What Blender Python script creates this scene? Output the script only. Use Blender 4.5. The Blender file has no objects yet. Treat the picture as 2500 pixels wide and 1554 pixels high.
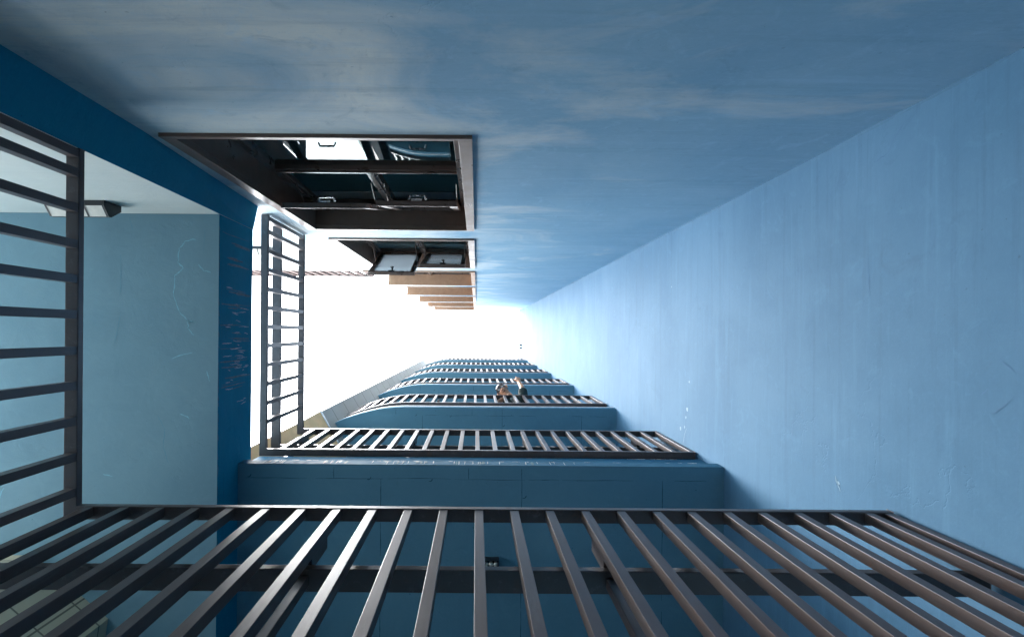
import bpy, bmesh, math, random
from mathutils import Vector, Matrix
R = math.radians
random.seed(7)
SC = bpy.context.scene
COL = SC.collection

# ------------------------------------------------------------------ camera
ZC = 1.6                      # eye height above the ground
U = 3.0 / 1340.0              # plan unit -> metres
ST = 3.0                      # storey height
cam_d = bpy.data.cameras.new('camera')
cam = bpy.data.objects.new('camera', cam_d); COL.objects.link(cam)
cam_d.sensor_width = 36.0
cam_d.lens = 36.0 * 1340.0 / 2432.0
cam_d.shift_x = 87.0 / 2500.0
cam_d.shift_y = 35.0 / 2500.0
cam_d.clip_start = 0.02
cam_d.clip_end = 2000.0
a = 0.0080                    # slight roll
m = Matrix(((math.cos(a), -math.sin(a), 0), (-math.sin(a), -math.cos(a), 0), (0, 0, -1)))
cam.matrix_world = Matrix.Translation((0, 0, ZC)) @ m.to_4x4()
SC.camera = cam

# ------------------------------------------------------------------ world, sun, exposure
SUN_EL, SUN_AZ = 64.0, 250.0
w = bpy.data.worlds.new('World'); SC.world = w; w.use_nodes = True
nt = w.node_tree; nt.nodes.clear()
wo = nt.nodes.new('ShaderNodeOutputWorld'); bg = nt.nodes.new('ShaderNodeBackground')
sky = nt.nodes.new('ShaderNodeTexSky'); sky.sky_type = 'NISHITA'; sky.sun_disc = False
sky.sun_elevation = R(SUN_EL); sky.sun_rotation = R(SUN_AZ)
sky.air_density = 1.0; sky.dust_density = 1.0; sky.ozone_density = 1.0
hsv = nt.nodes.new('ShaderNodeHueSaturation'); hsv.inputs['Saturation'].default_value = 0.25   # thin bright overcast
nt.links.new(sky.outputs[0], hsv.inputs['Color']); 
cm = nt.nodes.new('ShaderNodeMix'); cm.data_type = 'RGBA'; cm.inputs[0].default_value = 0.8     # even cloud deck over the sky
cm.inputs[7].default_value = (4.6, 4.8, 5.0, 1)
nt.links.new(hsv.outputs[0], cm.inputs[6]); nt.links.new(cm.outputs[2], bg.inputs[0])
bg.inputs[1].default_value = 0.15
nt.links.new(bg.outputs[0], wo.inputs[0])
sd = bpy.data.lights.new('sun', 'SUN'); sd.energy = 0.5; sd.angle = R(22); sd.color = (1.0, 0.965, 0.92)
sun = bpy.data.objects.new('sun', sd); COL.objects.link(sun)
az, el = R(SUN_AZ), R(SUN_EL)
sdir = Vector((math.sin(az) * math.cos(el), math.cos(az) * math.cos(el), math.sin(el)))
sun.rotation_euler = sdir.to_track_quat('Z', 'Y').to_euler(); sun.location = (0, 0, 40)
SC.view_settings.view_transform = 'Standard'; SC.view_settings.look = 'None'
SC.view_settings.gamma = 1.0; SC.view_settings.exposure = 4.2
SC.cycles.max_bounces = 10; SC.cycles.diffuse_bounces = 6; SC.cycles.glossy_bounces = 4

# ------------------------------------------------------------------ materials
def new_mat(name):
    mt = bpy.data.materials.new(name); mt.use_nodes = True
    n = mt.node_tree; b = n.nodes['Principled BSDF']
    return mt, n, b

def node(n, t, **kw):
    x = n.nodes.new(t)
    for k, v in kw.items(): setattr(x, k, v)
    return x

def mixrgb(n, fac, c1, c2, blend='MIX'):
    x = n.nodes.new('ShaderNodeMix'); x.data_type = 'RGBA'; x.blend_type = blend
    for s, v in ((0, fac), (6, c1), (7, c2)):
        if isinstance(v, (int, float)): x.inputs[s].default_value = v
        elif isinstance(v, tuple): x.inputs[s].default_value = (*v, 1) if len(v) == 3 else v
        else: n.links.new(v, x.inputs[s])
    return x.outputs[2]

def noise(n, scale, detail=5, rough=0.55, stretch=(1, 1, 1), off=0.0, dist=0.0):
    g = n.nodes.new('ShaderNodeNewGeometry'); mp = n.nodes.new('ShaderNodeMapping')
    mp.inputs['Scale'].default_value = stretch; mp.inputs['Location'].default_value = (off, off * .7, off * 1.3)
    n.links.new(g.outputs['Position'], mp.inputs[0])
    t = n.nodes.new('ShaderNodeTexNoise'); t.inputs['Scale'].default_value = scale
    t.inputs['Detail'].default_value = detail; t.inputs['Roughness'].default_value = rough
    t.inputs['Distortion'].default_value = dist
    n.links.new(mp.outputs[0], t.inputs['Vector'])
    return t.outputs['Fac']

def ramp(n, src, p0, p1, v0=0.0, v1=1.0):
    r = n.nodes.new('ShaderNodeMapRange'); r.inputs[1].default_value = p0; r.inputs[2].default_value = p1
    r.inputs[3].default_value = v0; r.inputs[4].default_value = v1
    n.links.new(src, r.inputs[0]); return r.outputs[0]

def plaster(name, c, c2, warm=None, streak=0.35, rough=0.55, bump=0.25, off=0.0, mott=0.8, spec=0.15, und=1.0):
    mt, n, b = new_mat(name)
    col = mixrgb(n, ramp(n, noise(n, 1.1, 6, .6, off=off, dist=.4), .35, .68), c, c2)
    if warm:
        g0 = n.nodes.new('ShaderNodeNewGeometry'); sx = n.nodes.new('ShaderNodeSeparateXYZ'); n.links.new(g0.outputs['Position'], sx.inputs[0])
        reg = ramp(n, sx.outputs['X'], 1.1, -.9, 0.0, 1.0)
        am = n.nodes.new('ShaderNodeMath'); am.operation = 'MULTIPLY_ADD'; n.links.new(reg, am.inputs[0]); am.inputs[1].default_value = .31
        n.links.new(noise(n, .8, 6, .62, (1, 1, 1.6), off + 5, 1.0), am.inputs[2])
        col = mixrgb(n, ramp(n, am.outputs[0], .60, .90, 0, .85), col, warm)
    dk = tuple(v * .72 for v in c)
    lt = tuple(min(1, v * 1.28) for v in c2)
    # long level trowel streaks
    st = noise(n, 2.2, 6, .7, (.28, .28, 7.0), off + 9, .25)
    col = mixrgb(n, ramp(n, st, .53, .78, 0, streak), col, dk)
    st2 = noise(n, 3.0, 5, .65, (.35, .35, 5.0), off + 19, .3)
    col = mixrgb(n, ramp(n, st2, .56, .8, 0, streak * .9), col, lt)
    # blotches and scrubbed patches
    bl = noise(n, 5.5, 8, .72, (1, 1, 1), off + 3, 1.2)
    col = mixrgb(n, ramp(n, bl, .56, .72, 0, .34 * mott), col, lt)
    bl2 = noise(n, 3.7, 8, .75, (1, 1, 1), off + 31, 1.6)
    col = mixrgb(n, ramp(n, bl2, .58, .74, 0, .36 * mott), col, dk)
    fg = noise(n, 34, 6, .8, (1, 1, 1.5), off + 12, .6)
    col = mixrgb(n, ramp(n, fg, .50, .75, 0, .20 * mott), col, lt)
    fg2 = noise(n, 22, 7, .8, (.8, .8, 2.0), off + 44, .8)
    col = mixrgb(n, ramp(n, fg2, .54, .76, 0, .26 * mott), col, dk)
    # pinholes
    sp = noise(n, 46, 2, .5, off=off + 2)
    col = mixrgb(n, ramp(n, sp, .74, .79, 0, .45), col, tuple(v * .5 for v in c))
    n.links.new(col, b.inputs['Base Color'])
    rr = ramp(n, noise(n, 7, 4, .6, off=off + 8), .3, .7, rough - .08 * min(1, und * und), rough + .12 * min(1, und * und))
    n.links.new(rr, b.inputs['Roughness']); b.inputs['Specular IOR Level'].default_value = spec
    # bump: undulation, trowel marks, fine grain and hairline cracks
    h1 = noise(n, 6, 7, .65, (1, 1, 1.4), off + 4, 1.0)
    h2 = noise(n, 90, 3, .6, off=off)
    vo = n.nodes.new('ShaderNodeTexVoronoi'); vo.feature = 'DISTANCE_TO_EDGE'; vo.inputs['Scale'].default_value = 1.5
    g = n.nodes.new('ShaderNodeNewGeometry')
    dn = n.nodes.new('ShaderNodeTexNoise'); dn.inputs['Scale'].default_value = 3.5; dn.inputs['Detail'].default_value = 6
    n.links.new(g.outputs['Position'], dn.inputs['Vector'])
    mv = mixrgb(n, .33, g.outputs['Position'], dn.outputs['Color'], 'LINEAR_LIGHT'); n.links.new(mv, vo.inputs['Vector'])
    cr = ramp(n, vo.outputs['Distance'], 0.0, .008, 0.0, 1.0)
    mask = ramp(n, noise(n, 1.6, 3, .5, off=off + 14), .56, .62)
    crm = n.nodes.new('ShaderNodeMath'); crm.operation = 'SUBTRACT'; crm.use_clamp = True
    inv = n.nodes.new('ShaderNodeMath'); inv.operation = 'SUBTRACT'; inv.inputs[0].default_value = 1.0; n.links.new(cr, inv.inputs[1])
    mul = n.nodes.new('ShaderNodeMath'); mul.operation = 'MULTIPLY'; n.links.new(inv.outputs[0], mul.inputs[0]); n.links.new(mask, mul.inputs[1])
    ad = n.nodes.new('ShaderNodeMath'); ad.operation = 'MULTIPLY_ADD'; n.links.new(h2, ad.inputs[0]); ad.inputs[1].default_value = .10
    hu = n.nodes.new('ShaderNodeMath'); hu.operation = 'MULTIPLY'; n.links.new(h1, hu.inputs[0]); hu.inputs[1].default_value = und; n.links.new(hu.outputs[0], ad.inputs[2])
    ad2 = n.nodes.new('ShaderNodeMath'); ad2.operation = 'MULTIPLY_ADD'; n.links.new(mul.outputs[0], ad2.inputs[0]); ad2.inputs[1].default_value = -.35; n.links.new(ad.outputs[0], ad2.inputs[2])
    bp = n.nodes.new('ShaderNodeBump'); bp.inputs['Strength'].default_value = bump; bp.inputs['Distance'].default_value = .02
    n.links.new(ad2.outputs[0], bp.inputs['Height']); n.links.new(bp.outputs[0], b.inputs['Normal'])
    return mt

def simple(name, c, rough=.5, metal=0.0, spec=.5, var=.12, coat=0.0, bump=.05, scale=20, stretch=(1, 1, 1)):
    mt, n, b = new_mat(name)
    f = noise(n, scale, 5, .6, stretch)
    col = mixrgb(n, ramp(n, f, .3, .7), tuple(v * (1 - var) for v in c), tuple(min(1, v * (1 + var)) for v in c))
    n.links.new(col, b.inputs['Base Color'])
    n.links.new(ramp(n, noise(n, scale * .6, 4, .6, stretch, 3), .3, .75, max(.02, rough - .07), rough + .1), b.inputs['Roughness'])
    b.inputs['Metallic'].default_value = metal; b.inputs['Specular IOR Level'].default_value = spec
    b.inputs['Coat Weight'].default_value = coat; b.inputs['Coat Roughness'].default_value = .12
    bp = n.nodes.new('ShaderNodeBump'); bp.inputs['Strength'].default_value = bump; bp.inputs['Distance'].default_value = .005
    n.links.new(f, bp.inputs['Height']); n.links.new(bp.outputs[0], b.inputs['Normal'])
    return mt

M = {}
M['wall_right'] = plaster('pale_blue_plaster', (.048, .134, .228), (.070, .168, .272), None, .50, .76, .16, 0, 1.0, .17, .03)
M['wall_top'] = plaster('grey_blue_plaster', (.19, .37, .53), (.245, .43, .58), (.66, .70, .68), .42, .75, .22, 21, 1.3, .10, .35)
M['soffit'] = plaster('teal_soffit_paint', (.115, .245, .325), (.14, .28, .36), None, .12, .65, .25, 40, .8)
M['soffit_left'] = plaster('grey_teal_ceiling_paint', (.14, .245, .305), (.178, .298, .355), None, .14, .6, .16, 52, .6)
M['fascia'] = plaster('deep_blue_edge_paint', (.006, .18, .29), (.012, .215, .33), None, .45, .75, .35, 63, 1.6, .03)
M['strip'] = plaster('slab_edge_paint', (.028, .12, .20), (.040, .15, .235), None, .2, .7, .3, 70, .9, .05)
M['inner'] = plaster('interior_paint', (.08, .22, .26), (.10, .25, .29), None, .05, .7, .1, 80, .3)
M['rail'] = simple('dark_bronze_paint', (.080, .060, .055), .36, 0, .45, .10, 0, 0, 9, (1, 1, .25))
n_ = M['rail'].node_tree; b_ = n_.nodes['Principled BSDF']; lk_ = b_.inputs['Base Color'].links[0].from_socket
sc_ = mixrgb(n_, ramp(n_, noise(n_, 26, 7, .75, (1, 1, .10), 7, .4), .56, .74, 0, .55), lk_, (.17, .155, .15))
sc_ = mixrgb(n_, ramp(n_, noise(n_, 5, 6, .8, (1, 1, .5), 17, .8), .60, .70, 0, .5), sc_, (.12, .06, .035))
n_.links.new(sc_, b_.inputs['Base Color']); b_.inputs['Specular Tint'].default_value = (.78, .84, 1, 1)
M['frame'] = simple('bronze_aluminium', (.12, .084, .072), .3, .1, .5, .1, 0, 0, 12)
M['lining'] = simple('bronze_reveal_lining', (.14, .088, .066), .34, .0, .5, .1, 0, 0, 12)
M['steel'] = simple('bright_steel', (.62, .62, .64), .25, .9, .5, .08)
M['mortar'] = simple('pale_mortar', (.55, .58, .60), .6, 0, .4, .3, 0, .8, 60)
M['black'] = simple('black_plastic', (.015, .015, .018), .4)
M['lens'] = simple('frosted_lamp_cover', (.60, .56, .50), .35)
M['bulb'] = simple('silver_lamp_reflector', (.7, .66, .6), .25, .6)
M['tan'] = simple('tan_render', (.85, .54, .28), .75, 0, .3, .1, 0, .2, 6)
M['white_flake'] = simple('white_salt_stain', (.42, .50, .53), .7, 0, .3, .2, 0, .3, 80)
M['pale_flake'] = simple('scratched_paint', (.20, .40, .50), .7, 0, .3, .2, 0, .3, 80)
M['ochre'] = simple('ochre_run_stain', (.045, .15, .19), .6, 0, .3, .35, 0, .1, 30)
M['crack'] = simple('dark_joint_line', (.035, .095, .135), .7, 0, .2, .2)
M['putty'] = simple('filler_patch', (.16, .29, .40), .6, 0, .3, .12, 0, .3, 30)
M['skin'] = simple('skin', (.50, .25, .15), .5, 0, .4, .1, 0, .05, 30)
M['hair'] = simple('grey_hair', (.36, .35, .34), .7, 0, .3, .3, 0, .8, 120)
M['shirt'] = simple('dark_green_cloth', (.035, .048, .045), .85, 0, .2, .3, 0, .6, 60)
M['vest'] = simple('grey_cloth', (.22, .24, .23), .85, 0, .2, .3, 0, .6, 60)
M['trousers'] = simple('dark_trouser_cloth', (.02, .025, .04), .85, 0, .2, .3)
M['white_cloth'] = simple('white_cloth', (.70, .72, .74), .85, 0, .2, .1, 0, .5, 40)
M['white_tube'] = simple('white_enamel', (.72, .74, .78), .3, 0, .5, .05)
M['slat'] = simple('red_brown_board', (.055, .022, .016), .7, 0, .1, .3, 0, .1, 10, (1, 1, 4))
M['wall_corr'] = plaster('lit_walkway_wall_tone', (.60, .67, .66), (.68, .72, .69), None, .15, .55, .2, 33, .6)  # paler base paints in the daylight reaching this wall from the open left
M['trace'] = simple('wall_scratch', (.055, .14, .25), .7, 0, .2, .1)
M['ground'] = plaster('concrete_paving', (.25, .25, .25), (.32, .32, .31), None, .0, .8, .3, 90, .6)

def tiled(name, c, joint, sx, sz, bw=.006, rough=.35, axis='H'):
    """panels with thin joints: brick texture on (length along wall, height)"""
    mt, n, b = new_mat(name)
    tc = n.nodes.new('ShaderNodeUVMap')
    br = n.nodes.new('ShaderNodeTexBrick'); br.offset = 0.0
    br.inputs['Color1'].default_value = (*c, 1); br.inputs['Color2'].default_value = (*[v * .93 for v in c], 1)
    br.inputs['Mortar'].default_value = (*joint, 1); br.inputs['Scale'].default_value = 1.0
    br.inputs['Mortar Size'].default_value = bw; br.inputs['Mortar Smooth'].default_value = .1
    br.inputs['Brick Width'].default_value = sx; br.inputs['Row Height'].default_value = sz
    n.links.new(tc.outputs[0], br.inputs['Vector'])
    col = mixrgb(n, ramp(n, noise(n, 3, 5, .6), .35, .7, 0, .25), br.outputs['Color'], tuple(v * .75 for v in c))
    n.links.new(col, b.inputs['Base Color']); b.inputs['Roughness'].default_value = rough
    bp = n.nodes.new('ShaderNodeBump'); bp.inputs['Strength'].default_value = .5; bp.inputs['Distance'].default_value = .01; bp.invert = True
    n.links.new(br.outputs['Fac'], bp.inputs['Height']); n.links.new(bp.outputs[0], b.inputs['Normal'])
    return mt
M['panel'] = tiled('grey_cladding_panels', (.34, .335, .31), (.05, .05, .05), 1.4, .62, .008, .75)
M['cream_tile'] = tiled('cream_wall_tiles', (.50, .44, .32), (.10, .09, .07), .42, .30, .006, .3)

def glass(name, tint=(.02, .05, .06), rough=.0, body=.0, bodyc=(.5, .55, .6)):
    mt = bpy.data.materials.new(name); mt.use_nodes = True; n = mt.node_tree; n.nodes.clear()
    o = n.nodes.new('ShaderNodeOutputMaterial'); tr = n.nodes.new('ShaderNodeBsdfTransparent'); tr.inputs[0].default_value = (.80, .87, .88, 1)
    gl = n.nodes.new('ShaderNodeBsdfGlossy'); gl.inputs['Roughness'].default_value = rough; gl.inputs[0].default_value = (1, 1, 1, 1)
    fr = n.nodes.new('ShaderNodeFresnel'); fr.inputs[0].default_value = 1.62
    mx = n.nodes.new('ShaderNodeMixShader'); 
    gb = n.nodes.new('ShaderNodeNewGeometry'); mm = n.nodes.new('ShaderNodeMath'); mm.operation = 'MULTIPLY'; iv = n.nodes.new('ShaderNodeMath'); iv.operation = 'SUBTRACT'; iv.inputs[0].default_value = 1
    n.links.new(gb.outputs['Backfacing'], iv.inputs[1]); n.links.new(iv.outputs[0], mm.inputs[0]); n.links.new(fr.outputs[0], mm.inputs[1]); n.links.new(mm.outputs[0], mx.inputs[0])
    base = tr.outputs[0]
    if body:
        df = n.nodes.new('ShaderNodeBsdfTranslucent'); df.inputs[0].default_value = (*bodyc, 1)
        d2 = n.nodes.new('ShaderNodeBsdfDiffuse'); d2.inputs[0].default_value = (*bodyc, 1)
        m1 = n.nodes.new('ShaderNodeMixShader'); m1.inputs[0].default_value = .5; n.links.new(df.outputs[0], m1.inputs[1]); n.links.new(d2.outputs[0], m1.inputs[2])
        m2 = n.nodes.new('ShaderNodeMixShader'); m2.inputs[0].default_value = body; n.links.new(tr.outputs[0], m2.inputs[1]); n.links.new(m1.outputs[0], m2.inputs[2])
        base = m2.outputs[0]
    n.links.new(base, mx.inputs[1]); n.links.new(gl.outputs[0], mx.inputs[2]); n.links.new(mx.outputs[0], o.inputs[0])
    return mt
M['glass'] = glass('window_glass')
M['frosted'] = glass('frosted_window_glass', rough=.12, body=.65)

# ------------------------------------------------------------------ mesh helpers
def Z(h): return ZC + ST * h
def P(x, y, h): return Vector((x * U, y * U, Z(h)))

class MB:
    def __init__(s): s.v = []; s.f = []; s.mi = []; s.uv = {}; s.cur = 0
    def face(s, pts, uv=None):
        i = len(s.v); s.v += [Vector(p) for p in pts]; s.f.append(list(range(i, i + len(pts)))); s.mi.append(s.cur)
        if uv: s.uv[len(s.f) - 1] = uv
    def box(s, x0, x1, y0, y1, z0, z1):
        if x0 > x1: x0, x1 = x1, x0
        if y0 > y1: y0, y1 = y1, y0
        if z0 > z1: z0, z1 = z1, z0
        i = len(s.v)
        s.v += [Vector(p) for p in ((x0,y0,z0),(x1,y0,z0),(x1,y1,z0),(x0,y1,z0),(x0,y0,z1),(x1,y0,z1),(x1,y1,z1),(x0,y1,z1))]
        for q in ((3,2,1,0),(4,5,6,7),(0,1,5,4),(1,2,6,5),(2,3,7,6),(3,0,4,7)):
            s.f.append([i + k for k in q]); s.mi.append(s.cur)
        return s
    def prism(s, pts, z0, z1, uv=False):
        """pts counter-clockwise seen from +Z"""
        ar = sum(pts[i][0] * pts[(i+1) % len(pts)][1] - pts[(i+1) % len(pts)][0] * pts[i][1] for i in range(len(pts)))
        if ar < 0: pts = pts[::-1]
        n = len(pts); i = len(s.v)
        s.v += [Vector((p[0], p[1], z0)) for p in pts] + [Vector((p[0], p[1], z1)) for p in pts]
        s.f.append([i + k for k in range(n)][::-1]); s.mi.append(s.cur)
        s.f.append([i + n + k for k in range(n)]); s.mi.append(s.cur)
        L = 0
        for k in range(n):
            k2 = (k + 1) % n
            s.f.append([i + k, i + k2, i + n + k2, i + n + k]); s.mi.append(s.cur)
            d = math.dist(pts[k][:2], pts[k2][:2])
            if uv: s.uv[len(s.f) - 1] = [(L, z0), (L + d, z0), (L + d, z1), (L, z1)]
            L += d
        return s
    def tube(s, pts, r, n=8, cap=True):
        pts = [Vector(p) for p in pts]; rings = []
        up = None
        for k, p in enumerate(pts):
            d = (pts[min(k + 1, len(pts) - 1)] - pts[max(k - 1, 0)]).normalized()
            if up is None:
                up = Vector((0, 0, 1)) if abs(d.z) < .9 else Vector((1, 0, 0))
            sd_ = d.cross(up).normalized(); up = sd_.cross(d).normalized()
            rr = r[k] if isinstance(r, (list, tuple)) else r
            i = len(s.v); s.v += [p + (sd_ * math.cos(2*math.pi*j/n) + up * math.sin(2*math.pi*j/n)) * rr for j in range(n)]
            rings.append(i)
        for q in range(len(rings) - 1):
            for j in range(n):
                s.f.append([rings[q] + j, rings[q] + (j+1) % n, rings[q+1] + (j+1) % n, rings[q+1] + j][::-1]); s.mi.append(s.cur)
        if cap:
            s.f.append([rings[0] + j for j in range(n)]); s.mi.append(s.cur)
            s.f.append([rings[-1] + j for j in range(n)][::-1]); s.mi.append(s.cur)
        return s
    def ribbon(s, pts, wd, nrm):
        """thin strip along a polyline lying on a surface of normal nrm"""
        pts = [Vector(p) for p in pts]; nrm = Vector(nrm)
        L, Rr = [], []
        for k, p in enumerate(pts):
            d = (pts[min(k+1, len(pts)-1)] - pts[max(k-1, 0)]).normalized()
            sdv = d.cross(nrm).normalized(); ww = wd * (.35 + .65 * math.sin(math.pi * (k + .5) / len(pts))) * random.uniform(.6, 1.3)
            L.append(p + sdv * ww / 2); Rr.append(p - sdv * ww / 2)
        i = len(s.v); s.v += L + Rr; n = len(L)
        for k in range(n - 1):
            s.f.append([i + k, i + k + 1, i + n + k + 1, i + n + k]); s.mi.append(s.cur)
        return s
    def build(s, name, mats, parent=None, loc=None, bevel=0, smooth=False, subsurf=0):
        me = bpy.data.meshes.new(name)
        base = Vector(loc) if loc is not None else Vector((0, 0, 0))
        me.from_pydata([tuple(v - base) for v in s.v], [], s.f); me.update()
        if not isinstance(mats, (list, tuple)): mats = [mats]
        for mm in mats: me.materials.append(mm)
        for p, k in zip(me.polygons, s.mi): p.material_index = k; p.use_smooth = smooth
        if s.uv:
            ul = me.uv_layers.new(name='UVMap')
            for fi, uvs in s.uv.items():
                for li, q in zip(me.polygons[fi].loop_indices, uvs): ul.data[li].uv = q
        if bevel:
            bm = bmesh.new(); bm.from_mesh(me)
            bmesh.ops.bevel(bm, geom=[e for e in bm.edges if e.is_manifold and e.calc_face_angle(0) > .5], offset=bevel, segments=2, affect='EDGES', profile=.6)
            bm.to_mesh(me); bm.free()
        o = bpy.data.objects.new(name, me); COL.objects.link(o)
        if parent is not None:
            o.parent = parent; pl = world_loc(parent); o.location = base - pl
        else: o.location = base
        return o

def world_loc(o):
    l = Vector(o.location)
    while o.parent is not None: o = o.parent; l += Vector(o.location)
    return l

def tag(o, label=None, cat=None, group=None, kind=None):
    if label: o['label'] = label
    if cat: o['category'] = cat
    if group: o['group'] = group
    if kind: o['kind'] = kind
    return o

def thing(name, loc, label, cat, group=None):
    o = bpy.data.objects.new(name, None); COL.objects.link(o); o.empty_display_size = .2
    o.location = loc; tag(o, label, cat, group); return o

def children(o): return [c for c in COL.objects if c.parent == o]
def copy_tree(o, parent=None, dz=0):
    c = o.copy(); COL.objects.link(c); c.parent = parent
    if parent is None: c.location = Vector(o.location) + Vector((0, 0, dz))
    for ch in children(o): copy_tree(ch, c)
    return c

def wiggle(p0, p1, n, amp, nrm):
    """jagged hairline between two points on a plane"""
    p0, p1, nrm = Vector(p0), Vector(p1), Vector(nrm)
    d = p1 - p0; sdv = d.cross(nrm).normalized(); out = []; o = 0
    for k in range(n + 1):
        o += random.uniform(-amp, amp); o *= .85
        out.append(p0 + d * (k / n) + sdv * (o if 0 < k < n else 0))
    return out

# ------------------------------------------------------------------ key plan lines (plan units, storeys above the eye)
XW = 768.0                     # long blue wall on the right
YT = -407.0                    # window wall
YS = 408.0                     # balcony edge
XF = -733.0                    # edge of the side walkway
YF = -503.0                    # plane of the window frames
HB = 1.30                      # soffit of the second balcony
HBL = 1.196                    # soffit of its side walkway
WALLTOP = 7.75
BACK = 2.7                     # metres: back wall of the balconies
GZ = 0.0

# ground
g = MB(); g.face([(-300, -300, GZ), (300, -300, GZ), (300, 300, GZ), (-300, 300, GZ)])
tag(g.build('ground', M['ground']), kind='structure')

# ------------------------------------------------------------------ long blue wall
rw = thing('blue_wall', (XW*U, 0, 0), 'tall pale blue plastered wall rising bare beside the balcony ends', 'wall')
b = MB(); b.box(XW*U, XW*U + .35, YT*U - .25, BACK + .4, GZ, Z(WALLTOP))
X0 = XW*U - .0015
def wp(px, py):
    """point of the right wall seen at picture position px, py of the photo"""
    dx, dy = (px - 1163.) / 1.028, (py - 812.) / 1.028
    x0, y0 = dx + a * dy, dy - a * dx
    h = XW / x0; return Vector((X0, y0 * h * U, Z(h)))
b.cur = 1
def blob(b, c, r, n1, n2, n=9):
    n1, n2 = Vector(n1), Vector(n2)
    b.face([c + n1 * math.cos(2*math.pi*k/n) * r * random.uniform(.6, 1.2) + n2 * math.sin(2*math.pi*k/n) * r * random.uniform(.6, 1.2) for k in range(n)])
for (px, py, r) in ((1678, 998, .035), (1675, 1018, .022), (1662, 1045, .03), (1683, 932, .018), (2047, 1178, .02), (1672, 1042, .02), (1640, 700, .012), (1500, 760, .01)):
    blob(b, wp(px, py), r * .62, (0, 1, 0), (0, 0, 1))
for (p, q, n) in (((1676, 1045), (1668, 1085), 8), ((2040, 1160), (2052, 1198), 6)):
    b.ribbon(wiggle(wp(*p), wp(*q), n, .006, (1, 0, 0)), .006, (1, 0, 0))
b.cur = 2
for (p, q) in (((2208, 300), (2170, 372)), ((2170, 372), (2135, 395)), ((1692, 870), (1692, 898)), ((2420, 1010), (2470, 972)), ((1955, 600), (1948, 690)), ((2395, 965), (2415, 950)), ((2120, 640), (2122, 720)), ((1940, 1000), (1935, 1080)), ((2440, 880), (2475, 905))):
    b.ribbon(wiggle(wp(*p), wp(*q), 9, .004, (1, 0, 0)), .004, (1, 0, 0))
b.cur = 0; random.seed(5); prev = None; wv_ = .006; zz_ = GZ
while zz_ < Z(WALLTOP):
    wv_ = min(.016, max(.002, wv_ + random.uniform(-.003, .003))); cur_ = (zz_, wv_)
    if prev:
        (za, wa), (zb_, wb_) = prev, cur_
        b.face([(XW*U + .001, YT*U + wa, za), (XW*U - wa * .7, YT*U - .001, za), (XW*U - wb_ * .7, YT*U - .001, zb_), (XW*U + .001, YT*U + wb_, zb_)])
    prev = cur_; zz_ += .045
b.build('plaster_wall', [M['wall_right'], M['putty'], M['trace']], rw)

# two small dark vents high on that wall
for k, (px, py) in enumerate(((1273.5, 842.0), (1273.5, 848.5))):
    c = wp(px, py)
    v = MB(); v.box(c.x - .09, c.x + .001, c.y - .028, c.y + .028, c.z - .14, c.z + .14)
    for j in range(4): v.box(c.x - .10, c.x - .0905, c.y - .024, c.y + .024, c.z - .11 + j * .06, c.z - .08 + j * .06)
    o = v.build('wall_vent', M['black'], loc=c)
    tag(o, ('small dark vent high on the blue wall, the one nearer the windows', 'small dark vent high on the blue wall, the one nearer the balconies')[k], 'vent', 'vents high on the blue wall')

# ------------------------------------------------------------------ window wall (facade)
wb = thing('apartment_facade', (-1.0, YT*U, 0), 'grey-blue plastered facade with a column of brown-framed windows', 'building')
WSILL = [.868, 1.822, 2.785, 3.735, 4.69, 5.645, 6.60]
WHEAD = [s + .79 for s in WSILL]; WHEAD[0] = 1.655
WXL = [-655, -640] + [-748] * 5
WXR = -16
b = MB()
y0, y1 = YT*U, YT*U - .32
b.box(WXR*U, XW*U + .35, y0, y1, GZ, Z(WALLTOP))                # bare part up to the corner
b.box(-2300*U, WXL[0]*U, y0, y1, GZ, Z(WHEAD[0] + .06))         # left of windows one and two
b.box(-2300*U, WXL[1]*U, y0, y1, Z(WHEAD[0] + .06), Z(2.70))
b.box(WXL[0]*U, WXR*U, y0, y1, GZ, Z(WSILL[0]))
b.box(WXL[0]*U, WXR*U, y0, y1, Z(WHEAD[0]), Z(WHEAD[0] + .06))
b.box(WXL[1]*U, WXR*U, y0, y1, Z(WHEAD[0] + .06), Z(WSILL[1]))
b.box(WXL[1]*U, WXR*U, y0, y1, Z(WHEAD[1]), Z(2.70))
b.box(-2300*U, WXR*U, y0, y1, Z(2.70), Z(WSILL[2] - .01))
for k in range(2, 7):
    b.box(WXL[k]*U, WXR*U, y0, y1, Z(WHEAD[k]), Z(WSILL[k+1] if k < 6 else WALLTOP))
    b.box(WXL[k]*U, WXR*U, y0 - .01, y1, Z(WSILL[k] - .01), Z(WSILL[k]))
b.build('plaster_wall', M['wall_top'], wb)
# rooms behind
b = MB()
yb = -4.4
for k in range(7):
    xl = WXL[k] if k > 1 else -2300
    b.box(xl*U + .002, 1.2, YF*U - .14, yb, Z(WHEAD[k] + .035), Z(WHEAD[k] + .13))
b.box(xl*U, -748*U + .12, YF*U - .16, yb, Z(2.7), Z(WALLTOP))
b.box(-748*U, 1.3, yb, yb - .2, GZ, Z(WALLTOP)); b.box(1.2, 1.35, YF*U - .16, yb, GZ, Z(WALLTOP))
b.box(-2300*U, -2250*U, YF*U - .14, yb, GZ, Z(2.7)); b.box(-2300*U, -748*U, yb, yb - .2, GZ, Z(2.7))
b.box(-440*U, -425*U, YF*U - .9, yb, GZ, Z(2.6))
b.build('room_interior', M['inner'], wb)
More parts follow.
